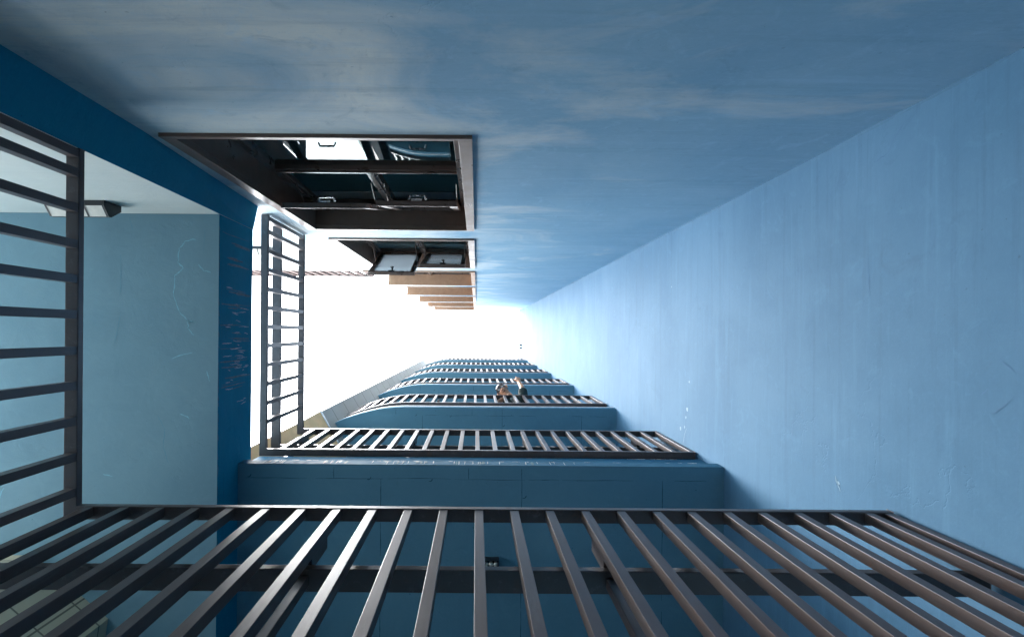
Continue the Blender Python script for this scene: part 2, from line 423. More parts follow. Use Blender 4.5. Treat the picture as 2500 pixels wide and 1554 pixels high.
# projecting pier at the end of the walkway
b = MB()
b.prism([(-684*U, YT*U + .001), (-729*U, -331*U), (-2300*U, -331*U), (-2300*U, YT*U + .001)], GZ, Z(.86))
i_ = len(b.v); lo = [(-684*U, YT*U + .001), (-729*U, -331*U), (-2300*U, -331*U), (-2300*U, YT*U + .001)]; hi = [(-716*U, YT*U + .001), (-732*U, -331*U), (-2300*U, -331*U), (-2300*U, YT*U + .001)]
b.v += [Vector((*p, Z(.86))) for p in lo] + [Vector((*p, Z(HBL + .179))) for p in hi]
for k_ in range(4): b.f.append([i_ + k_, i_ + (k_+1) % 4, i_ + 4 + (k_+1) % 4, i_ + 4 + k_]); b.mi.append(0)
b.f.append([i_ + 4 + k_ for k_ in range(4)]); b.mi.append(0)
for i_, p in enumerate(b.f[-5:]): pass
o = b.build('corner_pier', [M['fascia'], M['wall_corr']] if 'wall_corr' in M else [M['fascia'], M['soffit_left']], wb)
for p in o.data.polygons:
    if p.normal.y > .9: p.material_index = 1

def make_window(k):
    xl, xr, hs, hh = WXL[k]*U, WXR*U, Z(WSILL[k]), Z(WHEAD[k])
    yw, yf = YT*U, YF*U
    tr = .055; t = .012
    m_ = MB()   # lining of the reveal and the raised outer trim
    op = k > 1
    # trim on the wall face (proud 18 mm)
    pr = .018
    m_.box(xl - .01, xr + .01, yw - .02, yw + pr, hs, hs + tr * .6)
    m_.box(xl - .01, xr + .01, yw - .02, yw + pr, hh - tr * .55, hh)
    m_.box(xr - tr, xr + .01, yw - .02, yw + pr, hs + tr * .6, hh - tr * .55)
    if not op: m_.box(xl - .01, xl + tr, yw - .02, yw + pr, hs + tr * .6, hh - tr * .55)
    # lining
    i0 = xl + (tr - .012 if not op else 0)
    m_.box(i0, xr - tr + .012, yf - .03, yw - .021, hs + tr * .6 - .012, hs + tr * .6 - .002)
    m_.box(i0, xr - tr + .012, yf - .03, yw - .021, hh - tr * .55 + .002, hh - tr * .55 + .012)
    m_.box(xr - tr + .002, xr - tr + .014, yf - .03, yw - .021, hs + tr * .6, hh - tr * .55)
    if not op: m_.box(xl + tr - .014, xl + tr - .002, yf - .03, yw - .021, hs + tr * .6, hh - tr * .55)
    win = m_.build('window', M['lining'] if not op else M['lit_lining'], wb, loc=((xl + xr) / 2, yw, hs), bevel=.002)
    # frame in plane yf
    L, Rr, B, T = i0 + (.002), xr - tr - .0, hs + tr * .6, hh - tr * .55 - .001
    tz = Z(1.27) + (WSILL[k] - WSILL[0]) * ST
    fr = MB(); fd0, fd1 = yf + .028, yf - .028; fw = .05
    fr.box(L, L + fw, fd0, fd1, B, T); fr.box(Rr - fw, Rr, fd0, fd1, B, T)
    fr.box(L + fw, Rr - fw, fd0 - .002, fd1, B, B + fw); fr.box(L + fw, Rr - fw, fd0 - .002, fd1, T - fw * .7, T)
    xm = (L + Rr) / 2 + .02
    fr.box(L + fw, Rr - fw, fd0 + .004, fd1 - .004, tz, tz + .058)
    fr.box(L + fw, Rr - fw, fd0 + .020, fd1 + .03, tz + .018, tz + .040)
    fr.box(xm - .035, xm + .035, fd0 + .003, fd1, tz + .058, T - fw * .7)
    fr.box(xm - .018, xm + .018, fd0 + .016, fd1 + .03, tz + .058, T - fw * .7)
    fr.box(L + fw, L + fw + .02, fd0 - .014, fd1 + .012, tz + .058, T - fw * .7)
    fr.build('window_frame', M['frame'], win, loc=((L + Rr) / 2, yf, B), bevel=.0015)
    pn = MB(); pn.box(L + fw, Rr - fw, yf - .003, yf + .003, B + fw, tz)
    pn.build('fixed_pane', M['glass'], win, loc=((L + Rr) / 2, yf, B))
    # two awning sashes, hinged at the head
    angs = {0: (11.5, 10.5), 1: (21, 15.5)}.get(k, (2, 2))
    zt = T - fw * .7 - .006
    sashh = zt - (tz + .066)
    if k > 1: return win
    for j, (sx0, sx1) in enumerate(((L + fw + .022, xm - .037), (xm + .037, Rr - fw - .004))):
        an = R(angs[j]); piv = Vector((0, yf + .034, zt))
        rot = Matrix.Rotation(an, 3, 'X')
        def tf(mb):
            for q, v in enumerate(mb.v): mb.v[q] = piv + rot @ (v)
            return mb
        sf = .055; sdp = .036
        s_ = MB()
        s_.box(sx0, sx0 + sf, 0, sdp, -sashh, 0); s_.box(sx1 - sf, sx1, 0, sdp, -sashh, 0)
        s_.box(sx0 + sf, sx1 - sf, .001, sdp - .001, -sashh, -sashh + sf); s_.box(sx0 + sf, sx1 - sf, .001, sdp - .001, -sf, 0)
        s_.box(sx0 - .008, sx1 + .008, sdp - .006, sdp + .002, -sashh - .008, -sashh + .03)
        tf(s_).build('sash', M['frame'], win, loc=piv + Vector(((sx0 + sx1) / 2, 0, 0)), bevel=.0015)
        g_ = MB(); g_.box(sx0 + sf - .004, sx1 - sf + .004, sdp * .4, sdp * .55, -sashh + sf - .004, -sf + .004)
        tf(g_).build('sash_pane', M['glass'] if k == 0 else M['frosted'], win, loc=piv + Vector(((sx0 + sx1) / 2, 0, 0)))
        hd = MB(); xc = (sx0 + sx1) / 2; zb = -sashh + sf * .5
        hd.box(xc - .035, xc + .035, -.016, -.001, zb - .012, zb + .012)
        if k == 0:
            hd.tube([(xc - .06, -.012, zb + .05), (xc - .05, -.04, zb + .05), (xc + .05, -.04, zb + .05), (xc + .06, -.012, zb + .05)], .008)
        else:
            hd.tube([(xc + .01, -.012, zb), (xc + .01, -.03, zb + .03), (xc - .01, -.035, zb + .075), (xc + .012, -.03, zb + .10)], .010)
        tf(hd).build('sash_handle', M['steel'] if k == 0 else M['black'], win, loc=piv + Vector((xc, 0, -sashh)))
        for sxx in (sx0 + .012, sx1 - .012):      # friction stays
            p1 = piv + rot @ Vector((sxx, .004, -sashh * .50)); p0 = Vector((sxx, yf + .03, zt - sashh * .72))
            st = MB(); st.tube([p0, p1], .0045, 6)
            st.build('window_stay', M['frame'], win, loc=p0)
    return win
M['lit_lining'] = simple('lit_brown_lining', (.36, .21, .13), .5, 0, .4, .12, 0, .1, 12)  # brown lining of the upper reveals, skylight painted in as a lighter tone
for k in range(7): make_window(k)

# ------------------------------------------------------------------ balcony tower
bt = thing('balcony_tower', (0, YS*U, 0), 'dark teal tower of stacked balconies with rounded ends above the camera', 'building')
def off_path(path, d):
    out = []
    for k, p in enumerate(path):
        p = Vector(p)
        n1 = n2 = None
        if k > 0: e = (p - Vector(path[k-1])).normalized(); n1 = Vector((-e.y, e.x))
        if k < len(path) - 1: e = (Vector(path[k+1]) - p).normalized(); n2 = Vector((-e.y, e.x))
        if n1 is None: nn = n2; s = 1
        elif n2 is None: nn = n1; s = 1
        else: nn = (n1 + n2).normalized(); s = 1 / max(.3, nn.dot(n2))
        out.append(p + nn * d * s)
    return out
def curve_edge():
    """front edge of the rounded balconies, left to right, plan units"""
    pts = []
    ctrl = [(-768, 498), (-700, 468), (-604, 438), (-500, 416), (-389, 408)]
    # Catmull-Rom through the control points
    c = [(-836, 530)] + ctrl + [(-270, 408)]
    for i in range(1, len(c) - 2):
        for q in range(5):
            t = q / 5; p0, p1, p2, p3 = [Vector(v) for v in c[i-1:i+3]]
            pts.append(.5 * ((2*p1) + (-p0 + p2)*t + (2*p0 - 5*p1 + 4*p2 - p3)*t*t + (-p0 + 3*p1 - 3*p2 + p3)*t*t*t))
    pts.append(Vector(ctrl[-1]))
    return pts
EDGE_C = [Vector((p.x*U, p.y*U)) for p in curve_edge()] + [Vector((XW*U - .001, YS*U))]
EDGE_B = [Vector((XF*U + .0, YS*U)), Vector((XW*U - .001, YS*U))]
YA = 322.0
EDGE_A = [Vector((XF*U, YA*U)), Vector((XW*U - .001, YA*U))]
def soffit_marks(b, zs, x0, x1, yfr):
    zz = zs - .0012; up = (0, 0, 1)
    b.cur = 1
    yj = yfr + 44*U
    for (xa, xb_) in ((x0 + .05, x1 - .12),):
        xs = xa
        while xs < xb_:
            xe = min(xs + random.uniform(.15, .5), xb_)
            if random.random() < .8: b.ribbon(wiggle((xs, yj, zz), (xe, yj, zz), 8, .002, up), .0035, up)
            xs = xe + random.uniform(.0, .08)
    for xx in (-436*U, 144*U, -20*U):
        b.ribbon(wiggle((xx, yfr + .02, zz), (xx, yj, zz), 6, .0015, up), .0045, up)
    for xx in (-291*U, 144*U, 578*U):
        for seg in range(6):
            ya, yb_ = yj + seg * .3, yj + seg * .3 + random.uniform(.2, .3)
            b.ribbon(wiggle((xx, ya, zz), (xx, yb_, zz), 9, .0015, up), .005, up)
    for q in range(26):
        c = Vector((random.uniform(x0 + .1, x1 - .1), yfr + random.uniform(.03, 1.0), zz)); blob(b, c, random.uniform(.002, .005), (1, 0, 0), (0, 1, 0), 6)
    for (xx, yy) in ((-330, 446), (-140, 450), (150, 500), (-700, 440)):
        pts = [Vector((xx*U + math.cos(t_) * .018, yy*U + math.sin(t_) * .02, zz)) for t_ in (0, .5, 1, 1.5, 2.0)]
        b.ribbon(pts, .006, up)
    b.cur = 0
def drips(b, mat_w, mat_o, n, xr, yy, z0, z1, seed):
    random.seed(seed)
    for q in range(n):
        xx = random.uniform(*xr); b.cur = mat_w if random.random() < .75 else mat_o
        wd = random.uniform(.003, .008) if b.cur == mat_w else random.uniform(.01, .03)
        b.ribbon(wiggle((xx, yy, z1), (xx + random.uniform(-.004, .004), yy, z0 + random.uniform(0, .5) * (z1 - z0)), 4, .001, (0, 1, 0)), wd, (0, 1, 0))
    b.cur = 0
LEV = [('A', EDGE_A, .30), ('B', EDGE_B, 1.30)] + [(c, EDGE_C, 2.30 + i) for i, c in enumerate('CDEFG')]
DX, DY = .5, .86
for name, edge, h in LEV:
    z0 = Z(h); z1 = z0 + .105; z2 = z0 + .40
    if name in 'AB': back = [Vector((XW*U - .001, BACK)), Vector((XF*U, BACK))]
    else:
        e0 = edge[0]; tt = (BACK - e0.y) / DY; back = [Vector((XW*U - .001, BACK)), Vector((e0.x + DX * tt, BACK))]
    b = MB(); b.prism([tuple(p) for p in edge] + [tuple(p) for p in back], z0, z1)
    random.seed(ord(name))
    if name == 'B': drips(b, 3, 4, 46, (XF*U + .1, 330*U), YS*U - .0015, z0, z1, 11)
    if name in 'BCD': soffit_marks(b, z0, XF*U if name == 'B' else -300*U, XW*U, YS*U)
    sl = b.build('balcony_slab', [M['soffit'], M['crack'], M['strip'], M['white_flake'], M['ochre']], bt, loc=(0, edge[-1].y, z0))
    for p in sl.data.polygons:
        if abs(p.normal.z) < .5 and p.material_index == 0: p.material_index = 2
    # set-back kerb above the edge and a rough mortar bead along it
    ke = off_path(edge, .036); ki = off_path(edge, .16)
    k_ = MB(); k_.prism([tuple(p) for p in ke] + [tuple(p) for p in ki[::-1]], z1 + .0005, z0 + .385)
    random.seed(ord(name) + 5)
    kb = k_.build('kerb', [M['strip'], M['white_flake'], M['ochre']], bt, loc=(0, edge[-1].y, z1))
    tr_ = MB(); t0 = off_path(edge, -.004)
    if name in 'AB':
        tr_.prism([tuple(p) for p in off_path(edge, .004)] + [tuple(p) for p in off_path(edge, .05)[::-1]], z1 + .003, z1 + .014)
        xs = edge[0].x + .02; random.seed(3)
        while xs < edge[-1].x - .05:
            xe = xs + random.uniform(.015, .07)
            if random.random() < .6: tr_.ribbon(wiggle((xs, edge[0].y - .0016, z1 - .002), (xe, edge[0].y - .0016, z1 - .002), 5, .0015, (0, 1, 0)), random.uniform(.003, .009), (0, 1, 0))
            xs = xe + random.uniform(0, .06)
    else:
        tr_.prism([tuple(p) for p in off_path(edge, -.002)] + [tuple(p) for p in off_path(edge, .05)[::-1]], z1 + .003, z1 + .04)
    tr_.build('mortar_bead', M['mortar'], bt, loc=(0, edge[-1].y, z1))
# side walkway slabs (A and B)
for h in (.196, HBL):
    b = MB(); zb = Z(h); zt = Z(h + .179)
    b.box(-2300*U, XF*U, (-331)*U + .001, BACK, zb, zt)
    if h == HBL:
        # salt runs and ochre runs on the edge face, hairline cracks under the walkway
        s1 = s2 = s3 = s4 = b; b.cur = 2; xx = XF*U + .0015
        random.seed(21)
        for q in range(46):
            yy = random.gauss(40, 85) * U; z_a = zb + (zt - zb) * random.uniform(.3, .9); L = (zt - zb) * random.uniform(.04, .28)
            s1.ribbon(wiggle((xx, yy, z_a), (xx, yy + random.uniform(-.01, .01), z_a - L), 7, .003, (1, 0, 0)), random.uniform(.003, .0055), (1, 0, 0))
        b.cur = 3
        for q in range(30):
            yy = random.uniform(-300, 180) * U; z_a = zb + (zt - zb) * random.uniform(.5, .98); L = (z_a - zb) * random.uniform(.35, .95)
            s2.ribbon(wiggle((xx, yy, z_a), (xx, yy + random.uniform(-.01, .01), z_a - L), 7, .002, (1, 0, 0)), random.uniform(.003, .012), (1, 0, 0))
        for q in range(60):
            yy = random.uniform(-300, 600) * U
            s2.ribbon(wiggle((xx, yy, zb + .001), (xx, yy + random.uniform(.01, .05), zb + random.uniform(.003, .012)), 3, .002, (1, 0, 0)), .006, (1, 0, 0))
        zz = zb - .0012; up = (0, 0, 1)
        def lp(px, py):
            dx, dy = (px - 1163.) / 1.028, (py - 812.) / 1.028
            x0, y0_ = dx + a * dy, dy - a * dx
            return Vector((x0 * HBL * U, y0_ * HBL * U, zz))
        b.cur = 4
        chain = [(478, 585), (452, 588), (437, 606), (434, 640), (448, 655), (426, 672), (424, 720), (438, 760), (460, 783), (475, 786), (456, 786), (458, 800), (474, 818)]
        for p, q in zip(chain, chain[1:]): s3.ribbon(wiggle(lp(*p), lp(*q), 7, .004, up), .0075, up)
        for (p, q) in (((485, 645), (500, 662)), ((500, 662), (515, 666)), ((252, 1156), (275, 1162)), ((440, 1010), (462, 1022)), ((505, 905), (512, 930)), ((470, 860), (420, 875)), ((0, 1215), (10, 1190))):
            s3.ribbon(wiggle(lp(*p), lp(*q), 5, .004, up), .007, up)
        b.cur = 5
        for (p, q) in (((294, 620), (292, 720)), ((385, 1012), (402, 1045)), ((402, 1045), (398, 1090)), ((316, 530), (325, 562)), ((296, 760), (280, 840)), ((398, 1090), (412, 1130)), ((500, 562), (498, 620))):
            s4.ribbon(wiggle(lp(*p), lp(*q), 9, .003, up), .0045, up)
        for q in range(25): blob(s4, lp(random.uniform(200, 515), random.uniform(540, 1220)), random.uniform(.002, .004), (1, 0, 0), (0, 1, 0), 6)
    o = b.build('walkway_slab', [M['soffit_left'], M['fascia'], M['white_flake'], M['ochre'], M['pale_flake'], M['soffit']], bt, loc=(XF*U, 0, zb))
    for p in o.data.polygons:
        if p.normal.x > .9 and p.material_index == 0: p.material_index = 1
# back wall of the balconies with doors left plain
b = MB(); b.box(-384*U, XW*U, BACK + .001, BACK + .3, GZ, Z(7.2)); b.box(-2300*U, -384*U - .001, BACK + .001, BACK + .3, GZ, Z(1.38))
b.build('back_wall', M['soffit'], bt)

# ------------------------------------------------------------------ wing wall at the balcony ends
p2 = Vector((-768*U, 498*U)); dv = Vector((DX, DY)).normalized(); nv = Vector((-dv.y, dv.x))
p1 = p2 - dv * (91*U); p3 = p2 + dv * 1.9
fp = [p1, p3, p3 + nv * .35, p1 + nv * .35]
sh = -nv * .0                                   # slab ends butt against this face
fw_ = thing('wing_wall', (p1.x, p1.y, Z(1.376)), 'slanted grey panelled wing wall closing the rounded balcony ends', 'wall')
b = MB(); b.prism([tuple(p) for p in fp], Z(1.376), Z(2.20)); b.build('tan_wall', M['tan'], fw_, loc=(p1.x, p1.y, Z(1.376)))
b = MB(); b.prism([tuple(p) for p in fp], Z(2.21), Z(7.1), uv=True); b.build('panel_cladding', M['panel'], fw_, loc=(p1.x, p1.y, Z(2.21)))
b = MB(); q_ = [p1 - dv*.01 - nv*.012, p3, p3 + nv*.35, p1 + nv*.36 - dv*.01]
b.prism([tuple(p) for p in q_], Z(2.20) + .001, Z(2.21) - .001); b.build('drip_trim', M['white_tube'], fw_, loc=(p1.x, p1.y, Z(2.2)))

# lightning rod
ap = Vector((-829*U, 527*U, Z(7.1)))
b = MB(); tip = ap + Vector((-.14, -.30, .35)); b.tube([ap - Vector((0, 0, .05)), ap + Vector((0, 0, .03)), tip], [.03, .024, .014], 8)
tag(b.build('lightning_rod', M['black'], loc=ap), 'thin dark rod jutting from the top of the panelled wing wall', 'rod')

# cream tiled column under the walkway
b = MB(); c1 = Vector((-1250*U, 641*U)); c2 = Vector((-1095*U, 771*U)); c3 = Vector((-1039*U, 819*U))
b.prism([tuple(c1), tuple(c3), (-1039*U - .1, 1100*U), (-1500*U, 1100*U), (-1500*U, 641*U)], GZ, Z(HBL) - .001, uv=True)
tag(b.build('tiled_column', M['cream_tile'], loc=(c3.x, c3.y, 0)), 'cream tiled column under the side walkway behind the lowest railing', 'column')

# ------------------------------------------------------------------ railings
RT = .034; RW = .055     # rail thickness, width
def sweep(b, path, d0, d1, z0, z1):
    a_ = off_path(path, d0); c_ = off_path(path, d1); n = len(path)
    pts = a_ + c_[::-1]
    b.prism([tuple(p) for p in pts], z0, z1)
def quadstrip(b, path, d0, d1, z0, z1):
    a_ = off_path(path, d0); c_ = off_path(path, d1); n = len(path); i = len(b.v)
    for k in range(n):
        for (p, z) in ((a_[k], z0), (c_[k], z0), (c_[k], z1), (a_[k], z1)): b.v.append(Vector((p.x, p.y, z)))
    for k in range(n - 1):
        q, r = i + 4*k, i + 4*(k+1)
        for j in range(4):
            b.f.append([q + j, r + j, r + (j+1) % 4, q + (j+1) % 4]); b.mi.append(b.cur)
    b.f.append([i, i+1, i+2, i+3][::-1]); b.mi.append(b.cur)
    q = i + 4*(n-1); b.f.append([q, q+1, q+2, q+3]); b.mi.append(b.cur)
BARW, BARD = .034, .042
def make_railing(label, path, hk, bars, posts, group='railings of the stacked balconies', bottom=None):
    """path: face line in metres, left normal = away from the well; bars: list of (x, y, angle)"""
    zt = Z(hk + .765); zb = Z(hk + (.457 if bottom is None else bottom)); z2 = Z(hk + .62)
    base = Vector((path[-1].x, path[-1].y, zb))
    r = thing('balcony_railing', base, label, 'railing', group)
    b = MB(); quadstrip(b, path, 0, RW, zt, zt + RT); b.build('top_rail', M['rail'], r, loc=base, bevel=.003)
    b = MB(); quadstrip(b, path, 0, RW, zb, zb + RT); b.build('bottom_rail', M['rail'], r, loc=base, bevel=.003)
    b = MB(); quadstrip(b, path, .066, .142, z2, z2 + .036); b.build('handrail', M['rail'], r, loc=base, bevel=.003)
    bm_ = MB(); bm_.box(-BARW/2, BARW/2, .003, BARD, 0, zt - zb - RT); first = None
    for (x, y, an) in bars:
        if first is None:
            first = bm_.build('baluster', M['rail'], r, bevel=.0015); o = first
        else:
            o = first.copy(); COL.objects.link(o); o.parent = r
        o.location = Vector((x, y, zb + RT)) - base + Vector((math.cos(an), math.sin(an), 0)) * random.uniform(-.002, .002); o.rotation_euler = (0, 0, an + random.uniform(-.02, .02))
    pm = MB(); pm.box(-.015, .015, .088, .122, 0, z2 - zb + .099); fp_ = None
    qm = MB(); qm.box(-.014, .014, BARD + .001, .088, 0, .20); fq_ = None
    for (x, y, an) in posts:
        if fp_ is None: fp_ = pm.build('post', M['rail'], r, bevel=.002); o = fp_
        else: o = fp_.copy(); COL.objects.link(o); o.parent = r
        o.location = Vector((x, y, zb - .10)) - base; o.rotation_euler = (0, 0, an)
        if fq_ is None: fq_ = qm.build('bracket', M['rail'], r, bevel=.002); o = fq_
        else: o = fq_.copy(); COL.objects.link(o); o.parent = r
        o.location = Vector((x, y, z2 + .037)) - base; o.rotation_euler = (0, 0, an)
    return r
XR_ = -724*U
XE = 760*U
# lowest railing (A): side run then front run
YRA = 320*U
pa = [Vector((XR_, -329*U)), Vector((XR_, YRA)), Vector((XE, YRA))]
bars = [(XR_, y_*U, math.pi/2) for y_ in [-320] + [-285 + 64.5*k for k in range(10)]]
kx = [7 + 64.4*k for k in range(-11, 12)]
bars += [(x_*U, YRA, 0) for x_ in kx if -715 < x_ < 755] + [(XE - BARW/2, YRA, 0)]
posts = [(x_*U, YRA, 0) for x_ in (-250.6, 200.2)]
make_railing('dark bronze railing nearest the camera, lowest of all, with the longest bars', pa, 0, bars, posts, bottom=.395)
# B
YRB = 407*U
pb = [Vector((XR_, -404*U)), Vector((XR_, YRB)), Vector((XE, YRB))]
bars = [(XR_, y_*U, math.pi/2) for y_ in [-392] + [-345 + 66*k for k in range(11)]]
kx = [757 - 62.4*k for k in range(0, 24)]
bars += [(x_*U, YRB, 0) for x_ in kx if x_ > -712]
posts = [(x_*U, YRB, 0) for x_ in (-678, -241.4, 195.4, 632)]
rB = make_railing('square cornered bronze railing one floor above the nearest, framing the sky', pb, 1, bars, posts)
# C..G curved
pc = [Vector((p.x, p.y - 1*U)) for p in EDGE_C[:-1]] + [Vector((XE, YRB))]
def along(path, step, start):
    out = []; segs = [(path[i], path[i+1]) for i in range(len(path)-1)][::-1]; d = start; acc = 0
    for p_, q_ in segs:
        L = (q_ - p_).length
        while d <= acc + L:
            t = (d - acc) / L; pos = q_ + (p_ - q_) * t; e = (q_ - p_).normalized()
            out.append((pos.x, pos.y, math.atan2(e.y, e.x))); d += step
        acc += L
    return out
bars = along(pc, 63*U, BARW/2)
posts = [(x_*U, YRB, 0) for x_ in (-237, 196, 630)]
rC = make_railing('rounded bronze railing that the person leans over', pc, 2, bars, posts)
labs = ['rounded railing on the floor just above the person', 'rounded railing two floors above the person',
        'rounded railing three floors above the person, second from the top', 'topmost rounded railing below the white sky']
for k in range(4):
    r = copy_tree(rC, None, ST * (k + 1)); r['label'] = labs[k]

# slatted roof railing over the left part of the facade
sr = thing('terrace_railing', (-1000*U, YT*U, Z(2.79)), 'red-brown slatted terrace railing along the roof edge left of the windows', 'railing')
b = MB(); b.box(-2300*U, -752*U, YT*U - .03, YT*U + .01, Z(2.775), Z(2.775) + .035); b.box(-2300*U, -752*U, YT*U - .03, YT*U + .01, Z(3.07), Z(3.085))
b.build('rail', M['frame'], sr, loc=(-1000*U, YT*U, Z(2.79)))
sm = MB(); sm.box(-.04, .04, -.025, .0, 0, ST*.285); f0 = None
x_ = -765
while x_ > -2290:
    if f0 is None: f0 = sm.build('slat', M['slat'], sr); o = f0
    else: o = f0.copy(); COL.objects.link(o); o.parent = sr
    o.location = Vector((x_*U, YT*U, Z(2.775) + .035)) - Vector(sr.location); x_ -= 63

# ------------------------------------------------------------------ lamps
def wall_lamp(x, y, z, label):
    r = thing('wall_lamp', (x, y, z), label, 'lamp', 'wedge shaped wall lamps')
    w_, h_, d_ = .17, .16, .085
    b = MB()
    # wedge: tall at the wall, sloping out; profile in (y, z)
    prof = [(0, 0), (0, h_), (.035, h_), (d_, .07), (d_, .045), (.03, 0)]
    for sx in (-1, 1):
        b.face([(x + sx*w_, y + p, z + q) for p, q in (prof if sx < 0 else prof[::-1])])
    n = len(prof)
    for k in range(n):
        p, q = prof[k], prof[(k+1) % n]
        if k == n - 2: continue
        b.face([(x - w_, y + p[0], z + p[1]), (x + w_, y + p[0], z + p[1]), (x + w_, y + q[0], z + q[1]), (x - w_, y + q[0], z + q[1])])
    # ribs over the diffuser
    for xx in (-w_ + .006, -w_/3, w_/3, w_ - .006):
        b.face([(x + xx - .006, y + .03, z - .002), (x + xx + .006, y + .03, z - .002), (x + xx + .006, y + d_, z + .043), (x + xx - .006, y + d_, z + .043)])
    b.build('housing', M['black'], r, loc=(x, y, z))
    b = MB(); b.face([(x - w_, y + .03, z + .001), (x + w_, y + .03, z + .001), (x + w_, y + d_, z + .045), (x - w_, y + d_, z + .045)])
    b.build('lamp_cover', M['lens'], r, loc=(x, y, z))
wall_lamp(-1030*U, -331*U + .001, Z(1.075), 'dark wedge wall lamp with pale cover in the walkway corner behind the lowest railing')
wall_lamp(-1080*U, YT*U + .001, Z(2.02), 'dark wedge wall lamp on the facade behind the square cornered railing')
cx, cy, cz = 50*U, 712*U, Z(HB)
cl = thing('ceiling_lamp', (cx, cy, cz), 'black ceiling lamp with six round bulbs under the balcony', 'lamp')
b = MB(); b.box(cx - .055, cx + .055, cy - .05, cy + .05, cz - .012, cz - .0005); b.box(cx - .055, cx - .05, cy - .05, cy + .05, cz - .07, cz - .012)
b.box(cx + .05, cx + .055, cy - .05, cy + .05, cz - .07, cz - .012); b.box(cx - .05, cx + .05, cy - .05, cy - .045, cz - .07, cz - .012); b.box(cx - .05, cx + .05, cy + .045, cy + .05, cz - .07, cz - .012)
b.build('housing', M['black'], cl, loc=(cx, cy, cz))
f0 = None
for i in range(3):
    for j in range(2):
        if f0 is None:
            b = MB(); b.tube([(0, 0, -.066), (0, 0, -.06), (0, 0, -.03), (0, 0, -.013)], [.008, .0155, .012, .010], 12); f0 = b.build('bulb', M['bulb'], cl, smooth=True); o = f0
        else: o = f0.copy(); COL.objects.link(o); o.parent = cl
        o.location = (-.032 + .032*i, -.02 + .042*j, 0)

# ------------------------------------------------------------------ drying racks with laundry near the wall ends
def drying_rack(zf, x, y, label, cloths):
    """cloths: (material, x offset, width, length, name label)"""
    r = thing('drying_rack', (x, y, zf), label, 'drying rack', 'white drying racks on the balconies')
    b = MB(); H = .80
    b.tube([(x - .17, y, zf + H - .03), (x - .155, y, zf + H), (x + .14, y, zf + H), (x + .155, y, zf + H - .03)], .014, 10); b.build('top_bar', M['white_tube'], r, loc=(x, y, zf), smooth=True)
    for sx in (-1, 1):
        b = MB(); b.tube([(x + sx*.163, y, zf + H - .03), (x + sx*.17, y, zf + .03)], .012, 10); b.build('upright', M['white_tube'], r, loc=(x + sx*.17, y, zf), smooth=True)
        b = MB(); b.tube([(x + sx*.17, y - .08, zf + .013), (x + sx*.17, y + .2, zf + .013)], .012, 8); b.build('foot', M['white_tube'], r, loc=(x + sx*.17, y, zf), smooth=True)
    for (mt, ox, wd, ln, nm, lab) in cloths:
        b = MB(); nx, nz = 8, 10
        for side in (-1, 1):
            base = len(b.v)
            for i in range(nx + 1):
                for k in range(nz + 1):
                    fx, fz = i / nx, k / nz
                    b.v.append(Vector((x + ox + (fx - .5) * wd, y + side * (.017 + .03 * fz + .014 * math.sin(fx * 9 + side)), zf + H + .017 - ln * fz * (1 if side < 0 else .8))))
            for i in range(nx):
                for k in range(nz):
                    q = base + i*(nz+1) + k; b.f.append([q, q+1, q+nz+2, q+nz+1]); b.mi.append(0)
        q0 = 0; q1 = (nx+1)*(nz+1)
        for i in range(nx):
            b.f.append([q0 + i*(nz+1), q0 + (i+1)*(nz+1), q1 + (i+1)*(nz+1), q1 + i*(nz+1)]); b.mi.append(0)
        tag(b.build(nm, mt, loc=(x + ox, y, zf + H), smooth=True), lab, 'laundry')
def stripes(name, c1, c2, sc):
    mt, n, b = new_mat(name); wv = n.nodes.new('ShaderNodeTexWave'); wv.inputs['Scale'].default_value = sc; wv.inputs['Distortion'].default_value = .6
    g_ = n.nodes.new('ShaderNodeNewGeometry'); n.links.new(g_.outputs['Position'], wv.inputs['Vector'])
    n.links.new(mixrgb(n, ramp(n, wv.outputs['Fac'], .45, .55), c1, c2), b.inputs['Base Color']); b.inputs['Roughness'].default_value = .85; return mt
M['stripe'] = stripes('striped_cloth', (.65, .55, .38), (.35, .16, .10), 14)
drying_rack(Z(.30) + .106, 520*U, 460*U, 'low white tubular drying rack standing empty behind the lowest railing', [])
drying_rack(Z(1.30) + .106, 655*U, 470*U, 'low white tubular drying rack hung with striped laundry', [
    (M['stripe'], .085, .12, .42, 'striped_towel', 'striped towel hanging on a drying rack one floor below the person'),
    (M['white_cloth'], -.08, .10, .5, 'white_towel', 'white towel beside the striped one on the drying rack')])
drying_rack(Z(2.30) + .106, 650*U, 462*U, 'low white tubular drying rack on the same balcony as the person', [
    (M['white_cloth'], .06, .16, .4, 'white_sheet', 'white sheet hanging on the rack behind the person')])

# ------------------------------------------------------------------ person leaning over railing C
def skin_mesh(name, verts, edges, radii, mat, parent, base, sub=2):
    me = bpy.data.meshes.new(name); me.from_pydata([tuple(Vector(v) - base) for v in verts], edges, []); me.update()
    o = bpy.data.objects.new(name, me); COL.objects.link(o)
    md = o.modifiers.new('skin', 'SKIN'); md.use_smooth_shade = True
    sl = me.skin_vertices[0].data if me.skin_vertices else None
    if sl is None:
        bpy.context.view_layer.objects.active = o; sl = me.skin_vertices[0].data
    for k, r in enumerate(radii):
        rr = r if isinstance(r, (tuple, list)) else (r, r); sl[k].radius = rr; sl[k].use_root = (k == 0)
    ms = o.modifiers.new('sub', 'SUBSURF'); ms.levels = sub; ms.render_levels = sub
    dg = bpy.context.evaluated_depsgraph_get(); ev = o.evaluated_get(dg)
    nm = bpy.data.meshes.new_from_object(ev); o.modifiers.clear(); o.data = nm; nm.name = name
    nm.materials.clear(); nm.materials.append(mat)
    for p in nm.polygons: p.use_smooth = True
    if parent: o.parent = parent; o.location = base - world_loc(parent)
    else: o.location = base
    return o
